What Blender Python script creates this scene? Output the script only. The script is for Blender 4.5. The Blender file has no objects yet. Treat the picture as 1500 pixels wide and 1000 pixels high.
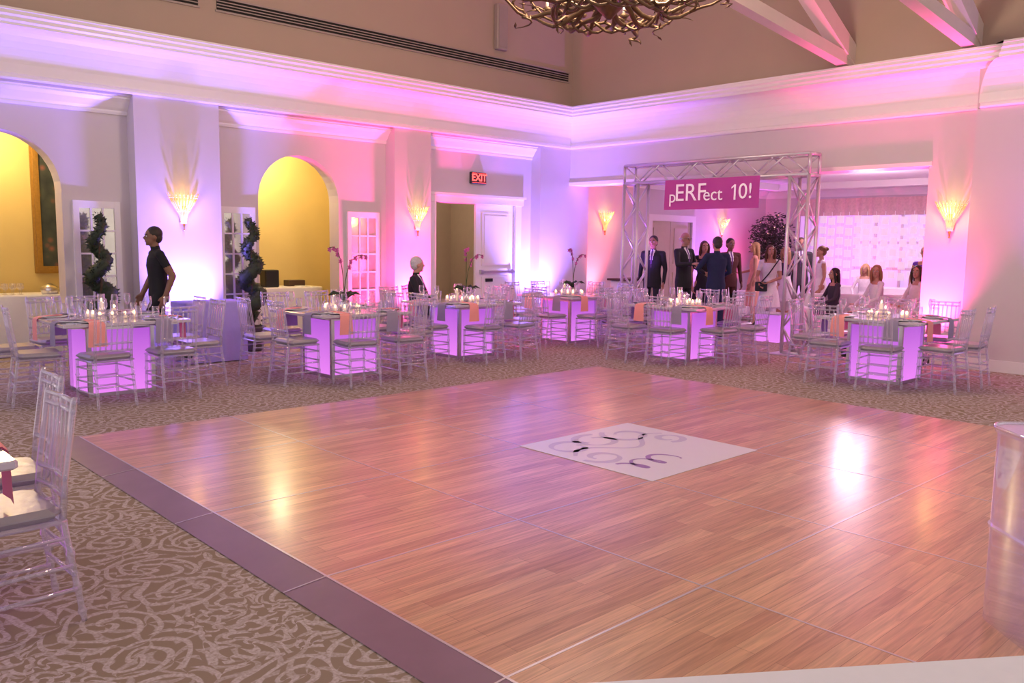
import bpy, math, random
import numpy as np
from mathutils import Vector, Matrix, Quaternion
random.seed(7)
scene=bpy.context.scene
scene.view_settings.view_transform='Standard'
COL=bpy.context.collection
# ------------------------------------------------------------------ materials
def new_mat(name):
    m=bpy.data.materials.new(name); m.use_nodes=True; nt=m.node_tree; nt.nodes.clear()
    out=nt.nodes.new('ShaderNodeOutputMaterial'); return m,nt,out
def pmat(name,c,rough=.6,metal=0,emi=None,es=0,var=.06,scale=8,bump=0,coat=0,trans=0,ior=1.45,sheen=0):
    m,nt,out=new_mat(name); N=nt.nodes; L=nt.links
    b=N.new('ShaderNodeBsdfPrincipled'); L.new(b.outputs[0],out.inputs[0])
    tc=N.new('ShaderNodeTexCoord'); n=N.new('ShaderNodeTexNoise'); n.inputs['Scale'].default_value=scale; n.inputs['Detail'].default_value=4
    L.new(tc.outputs['Object'],n.inputs['Vector'])
    mx=N.new('ShaderNodeMix'); mx.data_type='RGBA'
    mx.inputs[6].default_value=(*[max(0,x*(1-var)) for x in c],1); mx.inputs[7].default_value=(*[min(1,x*(1+var)) for x in c],1)
    L.new(n.outputs[0],mx.inputs[0]); L.new(mx.outputs[2],b.inputs['Base Color'])
    b.inputs['Roughness'].default_value=rough; b.inputs['Metallic'].default_value=metal
    b.inputs['Coat Weight'].default_value=coat; b.inputs['Transmission Weight'].default_value=trans; b.inputs['IOR'].default_value=ior
    if sheen: b.inputs['Sheen Weight'].default_value=sheen
    if emi: b.inputs['Emission Color'].default_value=(*emi,1); b.inputs['Emission Strength'].default_value=es
    if bump:
        bp=N.new('ShaderNodeBump'); bp.inputs['Strength'].default_value=bump; bp.inputs['Distance'].default_value=.01
        L.new(n.outputs[0],bp.inputs['Height']); L.new(bp.outputs[0],b.inputs['Normal'])
    return m
def acrylic(name,tint=(.93,.9,.97),opac=.28,rough=.08):
    m,nt,out=new_mat(name); N=nt.nodes; L=nt.links
    tr=N.new('ShaderNodeBsdfTransparent'); tr.inputs[0].default_value=(*tint,1)
    gl=N.new('ShaderNodeBsdfGlossy'); gl.inputs[0].default_value=(.95,.93,1,1); gl.inputs['Roughness'].default_value=rough
    df=N.new('ShaderNodeBsdfDiffuse'); df.inputs[0].default_value=(.8,.77,.86,1)
    lw=N.new('ShaderNodeLayerWeight'); lw.inputs[0].default_value=.45
    a=N.new('ShaderNodeMixShader'); L.new(lw.outputs['Facing'],a.inputs[0]); L.new(tr.outputs[0],a.inputs[1]); L.new(gl.outputs[0],a.inputs[2])
    b=N.new('ShaderNodeMixShader'); b.inputs[0].default_value=opac; L.new(a.outputs[0],b.inputs[1]); L.new(df.outputs[0],b.inputs[2])
    L.new(b.outputs[0],out.inputs[0]); return m
def glowmat(name,c1,c2,s,z0=0,z1=.65):
    m,nt,out=new_mat(name); N=nt.nodes; L=nt.links
    tc=N.new('ShaderNodeTexCoord'); sp=N.new('ShaderNodeSeparateXYZ'); L.new(tc.outputs['Object'],sp.inputs[0])
    mr=N.new('ShaderNodeMapRange'); mr.inputs[1].default_value=z0; mr.inputs[2].default_value=z1; L.new(sp.outputs[2],mr.inputs[0])
    cr=N.new('ShaderNodeMix'); cr.data_type='RGBA'; cr.inputs[6].default_value=(*c1,1); cr.inputs[7].default_value=(*c2,1); L.new(mr.outputs[0],cr.inputs[0])
    e=N.new('ShaderNodeEmission'); L.new(cr.outputs[2],e.inputs[0]); e.inputs[1].default_value=s
    g=N.new('ShaderNodeBsdfPrincipled'); g.inputs['Base Color'].default_value=(.10,.05,.13,1); g.inputs['Roughness'].default_value=.35
    ad=N.new('ShaderNodeAddShader'); L.new(e.outputs[0],ad.inputs[0]); L.new(g.outputs[0],ad.inputs[1]); L.new(ad.outputs[0],out.inputs[0]); return m
M={}
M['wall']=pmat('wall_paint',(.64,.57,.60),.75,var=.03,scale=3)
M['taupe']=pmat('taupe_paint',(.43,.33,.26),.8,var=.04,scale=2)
M['trim']=pmat('trim_white',(.82,.765,.78),.4,var=.02)
M['yellow']=pmat('yellow_paint',(.76,.60,.26),.8,var=.05,scale=3)
M['hall']=pmat('hall_paint',(.46,.37,.28),.8)
M['door']=pmat('door_white',(.82,.8,.8),.35,var=.02)
M['silver']=pmat('brushed_silver',(.72,.70,.76),.28,1,var=.08,scale=40)
M['alu']=pmat('truss_aluminium',(.66,.60,.69),.4,.6,var=.06,scale=30)
M['tabletop']=pmat('tabletop_glass',(.60,.54,.64),.15,.2,var=.04,coat=.4)
M['glow']=glowmat('lit_table_panel',(.86,.24,.94),(.46,.10,.66),.98)
M['acry']=acrylic('clear_acrylic',opac=.2)
M['glass']=acrylic('clear_glass',(.97,.97,1),.05,.03)
M['cush']=pmat('silver_cushion',(.46,.43,.50),.3,.5,var=.15,scale=14,bump=.3)
M['naps']=pmat('napkin_peach',(.92,.36,.34),.8); M['napg']=pmat('napkin_grey',(.33,.28,.42),.8)
M['china']=pmat('china',(.85,.83,.85),.15,var=.02)
M['flame']=pmat('candle_glow',(1,.75,.4),.5,emi=(1,.62,.28),es=5)
M['wax']=pmat('candle_wax',(.9,.85,.75),.5,emi=(1,.6,.3),es=.35)
M['leaf']=pmat('dark_leaf',(.025,.04,.02),.6,var=.5,scale=30); M['stem']=pmat('stem',(.06,.1,.03),.6)
M['orchid']=pmat('orchid_petal',(.62,.12,.40),.6,var=.2,scale=20)
M['pot']=pmat('planter',(.10,.08,.09),.5); M['bark']=pmat('bark',(.08,.05,.03),.9,var=.3,scale=30)
M['bronze']=pmat('antique_bronze',(.16,.10,.06),.45,.75,var=.4,scale=25)
M['gold']=pmat('gold_frame',(.55,.34,.1),.35,.8,var=.2,scale=30)
M['crystal']=pmat('sconce_crystal',(.80,.52,.25),.2,emi=(1,.48,.10),es=.6,var=.3,scale=60)
M['bulb']=pmat('sconce_bulb',(1,.8,.5),.4,emi=(1,.66,.28),es=6)
M['black']=pmat('black_plastic',(.015,.015,.018),.45)
M['grille']=pmat('vent_metal',(.36,.29,.26),.5); M['dark']=pmat('vent_dark',(.02,.017,.015),.9)
M['red']=pmat('exit_red',(.8,.05,.05),.5,emi=(1,.08,.06),es=3)
M['banner']=pmat('banner_cloth',(.50,.07,.38),.7,var=.05); M['btext']=pmat('banner_text',(.95,.85,.95),.6,emi=(1,.85,1),es=.15)
M['clothp']=pmat('white_linen',(.82,.80,.84),.85,var=.03,bump=.15,scale=30)
M['lit_linen']=pmat('violet_lit_linen',(.42,.34,.85),.8,var=.05,bump=.15,scale=30)  # violet uplight glow on the sideboard cloth, put into its base colour
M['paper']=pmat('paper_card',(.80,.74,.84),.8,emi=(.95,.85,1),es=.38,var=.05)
M['sofa']=pmat('white_leather',(.85,.82,.86),.4,var=.03)
M['sheer']=pmat('sheer_drape',(.72,.56,.82),.8,emi=(.85,.45,1),es=.42,var=.12,scale=3)  # window daylight through the drape put in as its own emission
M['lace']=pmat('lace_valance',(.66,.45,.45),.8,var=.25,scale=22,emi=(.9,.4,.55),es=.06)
M['winlit']=pmat('daylit_window',(.7,.6,.9),.5,emi=(.76,.52,1),es=.6,var=.02)
M['beam']=pmat('beam_cream',(.72,.62,.56),.6,var=.05,scale=5)
M['ramp']=pmat('ramp_vinyl',(.25,.15,.21),.35,var=.15,scale=6)
M['seam']=pmat('seam_metal',(.6,.55,.58),.3,.6)
M['mirror']=pmat('door_glass',(.75,.70,.60),.08,.75,var=.25,scale=4)
M['decal']=pmat('decal_white',(.80,.78,.86),.3,var=.02); M['mark']=pmat('decal_lilac',(.60,.56,.74),.35); M['mark2']=pmat('decal_violet',(.36,.22,.52),.35)
M['wood_d']=pmat('dark_wood',(.08,.04,.03),.4)
def painting_mat():
    m,nt,out=new_mat('painting_canvas');N=nt.nodes;L=nt.links
    tc=N.new('ShaderNodeTexCoord');v=N.new('ShaderNodeTexVoronoi');v.inputs['Scale'].default_value=7;L.new(tc.outputs['Object'],v.inputs['Vector'])
    cr=N.new('ShaderNodeValToRGB');e=cr.color_ramp.elements;e[0].color=(.35,.12,.10,1);e[1].color=(.02,.03,.05,1);x=cr.color_ramp.elements.new(.35);x.color=(.06,.08,.08,1)
    L.new(v.outputs['Distance'],cr.inputs[0]);b=N.new('ShaderNodeBsdfPrincipled');b.inputs['Roughness'].default_value=.4;L.new(cr.outputs[0],b.inputs['Base Color']);L.new(b.outputs[0],out.inputs[0]);return m
M['canvas']=painting_mat()
def carpet_mat():
    m,nt,out=new_mat('paisley_carpet');N=nt.nodes;L=nt.links
    def math_(op,a,b=None,v=None):
        n=N.new('ShaderNodeMath');n.operation=op
        if hasattr(a,'links'): L.new(a,n.inputs[0])
        else: n.inputs[0].default_value=a
        if b is not None:
            if hasattr(b,'links'): L.new(b,n.inputs[1])
            else: n.inputs[1].default_value=b
        return n.outputs[0]
    tc=N.new('ShaderNodeTexCoord')
    nz=N.new('ShaderNodeTexNoise');nz.inputs['Scale'].default_value=3;nz.inputs['Detail'].default_value=1;L.new(tc.outputs['Object'],nz.inputs['Vector'])
    sb=N.new('ShaderNodeVectorMath');sb.operation='MULTIPLY_ADD';L.new(nz.outputs['Color'],sb.inputs[0]);sb.inputs[1].default_value=(.22,.22,0);L.new(tc.outputs['Object'],sb.inputs[2])
    def spiral(scale,arms,freq,lo,hi):
        v=N.new('ShaderNodeTexVoronoi');v.voronoi_dimensions='2D';v.inputs['Scale'].default_value=scale;v.inputs['Randomness'].default_value=.75;L.new(sb.outputs[0],v.inputs['Vector'])
        df=N.new('ShaderNodeVectorMath');df.operation='SUBTRACT';L.new(sb.outputs[0],df.inputs[0]);L.new(v.outputs['Position'],df.inputs[1])
        sp=N.new('ShaderNodeSeparateXYZ');L.new(df.outputs[0],sp.inputs[0])
        an=math_('ARCTAN2',sp.outputs[1],sp.outputs[0]); a2=math_('MULTIPLY',an,arms); d2=math_('MULTIPLY',v.outputs['Distance'],freq)
        s=math_('SINE',math_('ADD',a2,d2)); r=N.new('ShaderNodeMapRange');r.inputs[1].default_value=lo;r.inputs[2].default_value=hi;L.new(s,r.inputs[0]); return r.outputs[0],v
    a,va=spiral(2.8,2,30,.4,.65); b_,vb=spiral(9,3,9,.35,.6); c_,vc=spiral(5.2,5,8,.5,.75)
    sc=N.new('ShaderNodeSeparateColor');L.new(va.outputs['Color'],sc.inputs[0])
    g1=math_('GREATER_THAN',sc.outputs[0],.5)
    mb=N.new('ShaderNodeMix');L.new(g1,mb.inputs[0]);L.new(a,mb.inputs[2]);L.new(b_,mb.inputs[3])
    mc=math_('MAXIMUM',mb.outputs[0],math_('MULTIPLY',c_,.7))
    fn=N.new('ShaderNodeTexNoise');fn.inputs['Scale'].default_value=70;fn.inputs['Detail'].default_value=3;L.new(tc.outputs['Object'],fn.inputs['Vector'])
    fr=N.new('ShaderNodeMapRange');fr.inputs[1].default_value=.3;fr.inputs[2].default_value=.62;fr.inputs[3].default_value=.3;L.new(fn.outputs[0],fr.inputs[0])
    mm=math_('MULTIPLY',mc,fr.outputs[0])
    bn=N.new('ShaderNodeTexNoise');bn.inputs['Scale'].default_value=.9;L.new(tc.outputs['Object'],bn.inputs['Vector'])
    c0=N.new('ShaderNodeMix');c0.data_type='RGBA';c0.inputs[6].default_value=(.28,.215,.14,1);c0.inputs[7].default_value=(.33,.25,.21,1);L.new(bn.outputs[0],c0.inputs[0])
    c=N.new('ShaderNodeMix');c.data_type='RGBA';L.new(mm,c.inputs[0]);L.new(c0.outputs[2],c.inputs[6]);c.inputs[7].default_value=(.58,.50,.50,1)
    p=N.new('ShaderNodeBsdfPrincipled');p.inputs['Roughness'].default_value=.95;p.inputs['Specular IOR Level'].default_value=.1;L.new(c.outputs[2],p.inputs['Base Color'])
    bp=N.new('ShaderNodeBump');bp.inputs['Strength'].default_value=.4;bp.inputs['Distance'].default_value=.006;L.new(fn.outputs[0],bp.inputs['Height']);L.new(bp.outputs[0],p.inputs['Normal'])
    L.new(p.outputs[0],out.inputs[0]);return m
M['carpet']=carpet_mat()
def wood_mat():
    m,nt,out=new_mat('dance_floor_laminate');N=nt.nodes;L=nt.links
    tc=N.new('ShaderNodeTexCoord')
    br=N.new('ShaderNodeTexBrick');br.inputs['Scale'].default_value=1;br.inputs['Brick Width'].default_value=1.05;br.inputs['Row Height'].default_value=.087;br.inputs['Mortar Size'].default_value=.0012;br.inputs['Bias'].default_value=0
    br.offset=.37;br.inputs['Color1'].default_value=(.74,.44,.25,1);br.inputs['Color2'].default_value=(.55,.28,.155,1);br.inputs['Mortar'].default_value=(.36,.18,.10,1)
    L.new(tc.outputs['Object'],br.inputs['Vector'])
    mp=N.new('ShaderNodeMapping');mp.inputs['Scale'].default_value=(1.2,22,1);L.new(tc.outputs['Object'],mp.inputs[0])
    n=N.new('ShaderNodeTexNoise');n.inputs['Scale'].default_value=2;n.inputs['Detail'].default_value=6;n.inputs['Distortion'].default_value=1.2;L.new(mp.outputs[0],n.inputs['Vector'])
    r=N.new('ShaderNodeMapRange');r.inputs[1].default_value=.3;r.inputs[2].default_value=.7;r.inputs[3].default_value=.72;r.inputs[4].default_value=1.2;L.new(n.outputs[0],r.inputs[0])
    mx=N.new('ShaderNodeVectorMath');mx.operation='SCALE';L.new(br.outputs[0],mx.inputs[0]);L.new(r.outputs[0],mx.inputs['Scale'])
    p=N.new('ShaderNodeBsdfPrincipled');L.new(mx.outputs[0],p.inputs['Base Color']);p.inputs['Roughness'].default_value=.28;p.inputs['Specular IOR Level'].default_value=.6
    p.inputs['Coat Weight'].default_value=.2;p.inputs['Coat Roughness'].default_value=.15
    bp=N.new('ShaderNodeBump');bp.inputs['Strength'].default_value=.08;bp.inputs['Distance'].default_value=.003;L.new(n.outputs[0],bp.inputs['Height']);L.new(bp.outputs[0],p.inputs['Normal'])
    L.new(p.outputs[0],out.inputs[0]);return m
M['wood']=wood_mat()
def gm(name,c,**k):
    if name not in M: M[name]=pmat(name,c,**k)
    return name
# ------------------------------------------------------------------ mesh builder
class MB:
    def __init__(s): s.v=[];s.f=[];s.mi=[];s.sm=[];s.mats=[];s.cur=0
    def m(s,k):
        if k not in s.mats: s.mats.append(k)
        s.cur=s.mats.index(k); return s
    def add(s,vs,fs,smooth=False,X=None):
        o=len(s.v)
        if X is not None: vs=[X@Vector(q) for q in vs]
        s.v+= [tuple(q) for q in vs]
        for f in fs: s.f.append(tuple(i+o for i in f)); s.mi.append(s.cur); s.sm.append(smooth)
        return s
    def box(s,x0,x1,y0,y1,z0,z1,X=None):
        vs=[(x0,y0,z0),(x1,y0,z0),(x1,y1,z0),(x0,y1,z0),(x0,y0,z1),(x1,y0,z1),(x1,y1,z1),(x0,y1,z1)]
        return s.add(vs,[(0,3,2,1),(4,5,6,7),(0,1,5,4),(1,2,6,5),(2,3,7,6),(3,0,4,7)],X=X)
    def rbox(s,x0,x1,y0,y1,z0,z1,r=.02,X=None):
        def ring(i,z): 
            a,b,c,d=x0+i,x1-i,y0+i,y1-i
            return [(a+r,c,z),(b-r,c,z),(b,c+r,z),(b,d-r,z),(b-r,d,z),(a+r,d,z),(a,d-r,z),(a,c+r,z)]
        vs=ring(r*.6,z0)+ring(0,z0+r*.6)+ring(0,z1-r*.6)+ring(r*.6,z1)
        fs=[tuple(reversed(range(8))),tuple(range(24,32))]
        for k in range(3):
            for i in range(8): j=(i+1)%8; fs.append((k*8+i,k*8+j,k*8+8+j,k*8+8+i))
        return s.add(vs,fs,X=X)
    def tube(s,pts,rad,n=8,cap=True,X=None,flat=1.0):
        pts=[Vector(p) for p in pts]
        if not hasattr(rad,'__len__'): rad=[rad]*len(pts)
        vs=[];ref=None
        for i,p in enumerate(pts):
            d=(pts[min(i+1,len(pts)-1)]-pts[max(i-1,0)])
            if d.length<1e-9: d=Vector((0,0,1))
            d.normalize()
            if ref is None:
                ref=Vector((1,0,0)) if abs(d.x)<.8 else Vector((0,1,0))
            a=ref-d*ref.dot(d)
            if a.length<1e-6: a=d.orthogonal()
            a.normalize(); ref=a; b=d.cross(a)
            for k in range(n):
                t=2*math.pi*k/n; vs.append(p+a*math.cos(t)*rad[i]+b*math.sin(t)*rad[i]*flat)
        fs=[]
        for i in range(len(pts)-1):
            for k in range(n): l=(k+1)%n; fs.append((i*n+k,i*n+l,i*n+n+l,i*n+n+k))
        if cap: fs.append(tuple(reversed(range(n)))); fs.append(tuple(range((len(pts)-1)*n,len(pts)*n)))
        return s.add(vs,fs,True,X)
    def loft(s,rings,n=16,X=None,smooth=True):
        vs=[]
        for (cx,cy,z,rx,ry) in rings:
            for k in range(n): t=2*math.pi*k/n; vs.append((cx+rx*math.cos(t),cy+ry*math.sin(t),z))
        fs=[]
        for i in range(len(rings)-1):
            for k in range(n): l=(k+1)%n; fs.append((i*n+k,i*n+l,i*n+n+l,i*n+n+k))
        fs.append(tuple(reversed(range(n)))); fs.append(tuple(range((len(rings)-1)*n,len(rings)*n)))
        return s.add(vs,fs,smooth,X)
    def lathe(s,prof,c,n=14,X=None):
        return s.loft([(c[0],c[1],c[2]+z,r,r) for r,z in prof],n,X)
    def sph(s,c,r,n=12,m=8,X=None):
        if not hasattr(r,'__len__'): r=(r,r,r)
        rings=[]
        for i in range(1,m): 
            a=math.pi*i/m; rings.append((c[0],c[1],c[2]-r[2]*math.cos(a),r[0]*math.sin(a),r[1]*math.sin(a)))
        rings=[(c[0],c[1],c[2]-r[2],r[0]*.02,r[1]*.02)]+rings+[(c[0],c[1],c[2]+r[2],r[0]*.02,r[1]*.02)]
        return s.loft(rings,n,X)
    def text(s,body,size,X,ext=.004,bold=0,spacing=1.0):
        cv=bpy.data.curves.new('tmp','FONT'); cv.body=body; cv.size=size; cv.extrude=ext; cv.align_x='CENTER'; cv.align_y='CENTER'; cv.offset=bold; cv.space_character=spacing
        o=bpy.data.objects.new('tmp',cv); COL.objects.link(o); bpy.context.view_layer.update()
        me=o.evaluated_get(bpy.context.evaluated_depsgraph_get()).to_mesh()
        s.add([v.co.copy() for v in me.vertices],[tuple(p.vertices) for p in me.polygons],X=X)
        bpy.data.objects.remove(o); bpy.data.curves.remove(cv); return s
    def mesh(s,name):
        me=bpy.data.meshes.new(name); me.from_pydata(s.v,[],s.f)
        for k in s.mats: me.materials.append(M[k])
        me.polygons.foreach_set('material_index',s.mi); me.polygons.foreach_set('use_smooth',s.sm); me.update(); return me
    def obj(s,name,loc=(0,0,0),rz=0):
        return place(name,s.mesh(name),loc,rz)
def place(name,me,loc=(0,0,0),rz=0):
    o=bpy.data.objects.new(name,me); COL.objects.link(o); o.location=loc; o.rotation_euler=(0,0,rz); return o
# ------------------------------------------------------------------ room constants
YC,YR,XR=11.25,11.5,12.05
ZC=3.38; ZT=4.06; XB=19.7
MB().m('carpet').box(-3,20.2,-2.5,15,-.1,0).obj('floor')
def arch_strip(b,x0,x1,zs,y0,y1,ztop,n=20):
    r=(x1-x0)/2;cx=(x0+x1)/2
    P=[(cx-r*math.cos(math.pi*i/n),zs+r*math.sin(math.pi*i/n)) for i in range(n+1)]
    for i in range(n):
        (xa,za),(xb,zb)=P[i],P[i+1]
        b.add([(xa,y0,za),(xb,y0,zb),(xb,y0,ztop),(xa,y0,ztop)],[(0,1,2,3)])
        b.add([(xa,y1,za),(xb,y1,zb),(xb,y1,ztop),(xa,y1,ztop)],[(3,2,1,0)])
        b.add([(xa,y0,za),(xb,y0,zb),(xb,y1,zb),(xa,y1,za)],[(3,2,1,0)],True)
w=MB().m('wall')
A1=(1.77,3.13,2.14); A2=(5.73,7.07,2.15)
DX0,DX1,DZ=8.94,10.85,2.27
for a,b_ in ((-3,A1[0]),(A1[1],A2[0]),(A2[1],DX0),(DX1,XR)): w.box(a,b_,YR,YR+.28,0,ZC)
for A in (A1,A2): arch_strip(w,A[0],A[1],A[2],YR,YR+.28,ZC)
w.box(DX0,DX1,YR,YR+.28,DZ,ZC)
w.box(-3,XR,YC,YR+.28,ZC,ZT)
for a,b_ in ((3.94,5.06),(7.95,8.68),(11.25,XR)): w.box(a,b_,YC,YR,0,ZC)
w.obj('wall_left')
w=MB().m('wall')
w.box(XR,XR+.4,4.6,YC,2.73,ZT)
w.box(XR,XR+.4,4.0,4.6,0,ZT)
w.box(XR-.15,XR+.4,-2.5,4.0,0,ZT)
w.box(XR,XR+.55,YC,YR+.28,0,ZT)
w.obj('wall_right')
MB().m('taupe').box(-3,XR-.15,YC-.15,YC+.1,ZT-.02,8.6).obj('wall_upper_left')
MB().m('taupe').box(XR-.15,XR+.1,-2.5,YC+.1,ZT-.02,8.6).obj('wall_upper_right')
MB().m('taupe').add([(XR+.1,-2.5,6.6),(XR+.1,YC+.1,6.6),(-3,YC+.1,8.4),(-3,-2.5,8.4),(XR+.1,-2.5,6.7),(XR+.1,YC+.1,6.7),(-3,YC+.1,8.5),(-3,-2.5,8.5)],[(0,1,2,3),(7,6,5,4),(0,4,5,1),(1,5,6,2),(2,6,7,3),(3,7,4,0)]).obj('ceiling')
prof=[(0,3.36),(.035,3.36),(.045,3.38),(.045,3.41),(.02,3.43),(.02,3.45)]
for i in range(0,9):
    a=math.pi/2*i/8; prof.append((.02+.25*(1-math.cos(a)),3.45+.46*math.sin(a)))
prof+=[(.30,3.91),(.30,3.94),(.325,3.96),(.325,4.0),(.35,4.02),(.35,4.06),(.36,4.065),(.36,4.09),(.1,4.09)]
def sweep(b,prof,path):
    n=len(prof);vs=[]
    for (x,y,ox,oy) in path:
        for d,z in prof: vs.append((x+d*ox,y+d*oy,z))
    fs=[]
    for i in range(len(path)-1):
        for k in range(n-1): fs.append((i*n+k,i*n+k+1,i*n+n+k+1,i*n+n+k))
    b.add(vs,fs)
b=MB().m('trim')
sweep(b,prof,[(-3,YC,0,-1),(XR,YC,-1,-1),(XR,4.0,-1,-1),(XR-.15,4.0,-1,-1),(XR-.15,-2.5,-1,0)])
b.obj('trim_1')
cp=[(0,3.12),(.02,3.12),(.03,3.15),(.03,3.17),(.06,3.2),(.11,3.27),(.15,3.31),(.15,3.33),(.18,3.34),(.18,3.38)]
b=MB().m('trim')
for a,c in ((-3,3.94),(5.06,7.95),(8.68,11.25)): sweep(b,cp,[(a,YR,0,-1),(c,YR,0,-1)])
b.obj('trim_2')
b=MB().m('trim'); b.box(XR-.03,XR+.43,4.56,YC,2.68,2.735); b.obj('trim_3')
b=MB().m('trim')
for x0,x1,y in ((-3,A1[0],YR),(A1[1],3.94,YR),(3.92,5.08,YC),(5.06,A2[0],YR),(A2[1],7.95,YR),(7.93,8.70,YC),(8.68,8.82,YR),(10.97,11.25,YR),(11.23,XR,YC)):
    b.box(x0,x1,y-.02,y,0,.15)
b.obj('baseboard_left')
b=MB().m('trim'); b.box(XR-.02,XR,4.0,4.6,0,.15); b.box(XR-.17,XR-.15,-2.5,4.0,0,.15); b.obj('baseboard_right')
for x0,x1 in ((1.5,4.75),(5.0,11.78)):
    b=MB().m('dark').box(x0,x1,YC-.158,YC-.15,4.56,4.72).m('grille')
    b.box(x0-.02,x1+.02,YC-.175,YC-.15,4.54,4.565); b.box(x0-.02,x1+.02,YC-.175,YC-.15,4.715,4.74)
    for k in range(3): z=4.597+k*.038; b.box(x0,x1,YC-.172,YC-.158,z,z+.012)
    b.obj('air_vent')
MB().m('grille').rbox(9.9,10.15,YC-.26,YC-.15,4.85,5.6,.02).m('grille').box(9.93,10.12,YC-.267,YC-.26,4.9,5.55).obj('wall_speaker')
def beam(name,y,segs):
    b=MB().m('beam')
    for (x0,z0,x1,z1,hh,ww) in segs:
        d=Vector((x1-x0,0,z1-z0)).normalized(); u=Vector((-d.z,0,d.x))
        if u.z<0:u=-u
        p=[Vector((x0,0,z0)),Vector((x1,0,z1))];vs=[]
        for q in p:
            for sy in (-ww/2,ww/2):
                for k in (0,hh): vs.append((q+u*k+Vector((0,y+sy,0))))
        b.add(vs,[(0,1,3,2),(4,6,7,5),(0,4,5,1),(2,3,7,6),(1,5,7,3),(0,2,6,4)])
    b.obj(name)
for yy in (5.75,4.1,1.6): beam('roof_truss',yy,[(11.9,4.1,3.0,4.95,.16,.16),(11.9,4.14,5.5,7.3,.24,.2),(8.9,4.45,9.4,5.35,.12,.12)])
# ---------------------------------------------------------- corridor behind arches
b=MB().m('yellow'); b.box(.5,8.3,13.2,13.3,0,3.3); b.box(.4,.5,11.78,13.3,0,3.3); b.box(4.35,4.5,11.78,13.3,0,3.3); b.box(8.2,8.3,11.78,13.3,0,3.3)
b.box(.4,8.3,11.78,13.3,3.3,3.4); b.obj('wall_alcove')
b=MB().m('hall'); b.box(8.3,11.6,14.2,14.3,0,2.9); b.box(8.3,8.4,11.78,14.3,0,2.9); b.box(11.5,11.6,11.78,14.3,0,2.9); b.box(8.3,11.6,11.78,14.3,2.9,3.0); b.obj('wall_hallway')
b=MB().m('wall'); b.box(XR+.55,14.95,YR,YR+.2,0,3.0); b.box(16.5,XB,YR,YR+.2,0,3.0); b.box(14.95,16.5,YR,YR+.2,2.1,3.0)
b.box(XB,XB+.2,2.5,YR+.2,0,3.0); b.box(XR+.4,XB+.2,2.3,2.5,0,3.0); b.obj('wall_back')
b=MB().m('trim'); b.box(XR+.4,XB+.2,2.3,YR+.2,3.0,3.1); b.obj('ceiling_back')
b=MB().m('trim'); sweep(b,[(0,2.78),(.03,2.78),(.05,2.84),(.14,2.94),(.18,2.95),(.18,3.0)],[(XR+.55,YR,0,-1),(XB,YR,-1,-1),(XB,2.5,-1,0)])
b.box(14.2,14.4,3.5,10.4,2.86,3.0); b.box(14.4,18.0,10.2,10.4,2.86,3.0); b.box(18.0,18.2,3.5,10.4,2.86,3.0); b.obj('trim_4')
b=MB().m('trim'); b.box(14.85,14.97,YR-.03,YR,0,2.1); b.box(16.48,16.6,YR-.03,YR,0,2.1); b.box(14.85,16.6,YR-.03,YR,2.1,2.24)
gm('beige_door',(.55,.48,.36),rough=.5); b.m('beige_door')
for x0 in (14.97,15.73):
    b.box(x0,x0+.75,YR+.04,YR+.1,0,2.1)
    for z0,z1 in ((.25,.95),(1.15,1.95)): b.box(x0+.12,x0+.63,YR+.02,YR+.04,z0,z1)
b.obj('door_2')
for i,y0 in enumerate((3.2,5.3,7.4)):
    b=MB().m('winlit').box(XB-.03,XB-.01,y0,y0+1.8,.5,2.35).m('trim')
    for k in range(4): y=y0+k*.6; b.box(XB-.06,XB-.03,y-.03,y+.03,.45,2.4)
    for z in (.5,1.1,1.7,2.35): b.box(XB-.055,XB-.03,y0-.03,y0+1.83,z-.03,z+.03)
    b.obj('window_%d'%(i+1))
def drape(name,x,y0,y1,z0,z1,mat,amp=.05,wl=.16,n=None):
    n=n or int((y1-y0)/wl*8);vs=[];fs=[]
    for i in range(n+1):
        y=y0+(y1-y0)*i/n; dx=amp*math.sin(2*math.pi*(y-y0)/wl)+amp*.4*math.sin(2*math.pi*(y-y0)/wl*.37)
        vs+= [(x+dx,y,z0),(x+dx*.6,y,z1)]
        if i<n: fs.append((i*2,i*2+1,i*2+3,i*2+2))
    return MB().m(mat).add(vs,fs,True).obj(name)
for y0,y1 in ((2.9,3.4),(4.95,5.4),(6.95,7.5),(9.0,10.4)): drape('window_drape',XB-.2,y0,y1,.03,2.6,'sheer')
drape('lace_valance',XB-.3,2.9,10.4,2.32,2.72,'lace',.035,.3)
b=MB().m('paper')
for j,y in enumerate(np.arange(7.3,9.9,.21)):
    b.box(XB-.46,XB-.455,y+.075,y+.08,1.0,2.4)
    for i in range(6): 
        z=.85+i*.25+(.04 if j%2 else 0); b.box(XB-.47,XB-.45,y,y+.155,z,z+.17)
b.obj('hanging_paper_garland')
# ---------------------------------------------------------- french panels
def french(name,x0,x1,y,zt=2.02):
    b=MB().m('trim'); W=x1-x0; Y0=y-.05
    b.box(x0,x0+.07,Y0,y,0,zt); b.box(x1-.07,x1,Y0,y,0,zt); b.box(x0+.07,x1-.07,Y0+.002,y,zt-.09,zt-.001); b.box(x0+.07,x1-.07,Y0+.002,y,0.001,.5)
    b.box(x0+.1,x1-.1,Y0-.012,Y0+.004,.1,.42)
    b.m('mirror').box(x0+.07,x1-.07,Y0+.02,Y0+.03,.5,zt-.09).m('trim')
    for k in (1,2): xx=x0+.07+(W-.14)*k/3; b.box(xx-.011,xx+.011,Y0+.004,y,.5,zt-.09)
    for k in range(1,5): z=.5+(zt-.59)*k/5; b.box(x0+.07,x1-.07,Y0+.008,y,z-.011,z+.011)
    b.obj(name)
french('french_door',3.24,3.80,YR); french('french_door',5.12,5.66,YR); french('french_door',7.2,7.8,YR)
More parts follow.
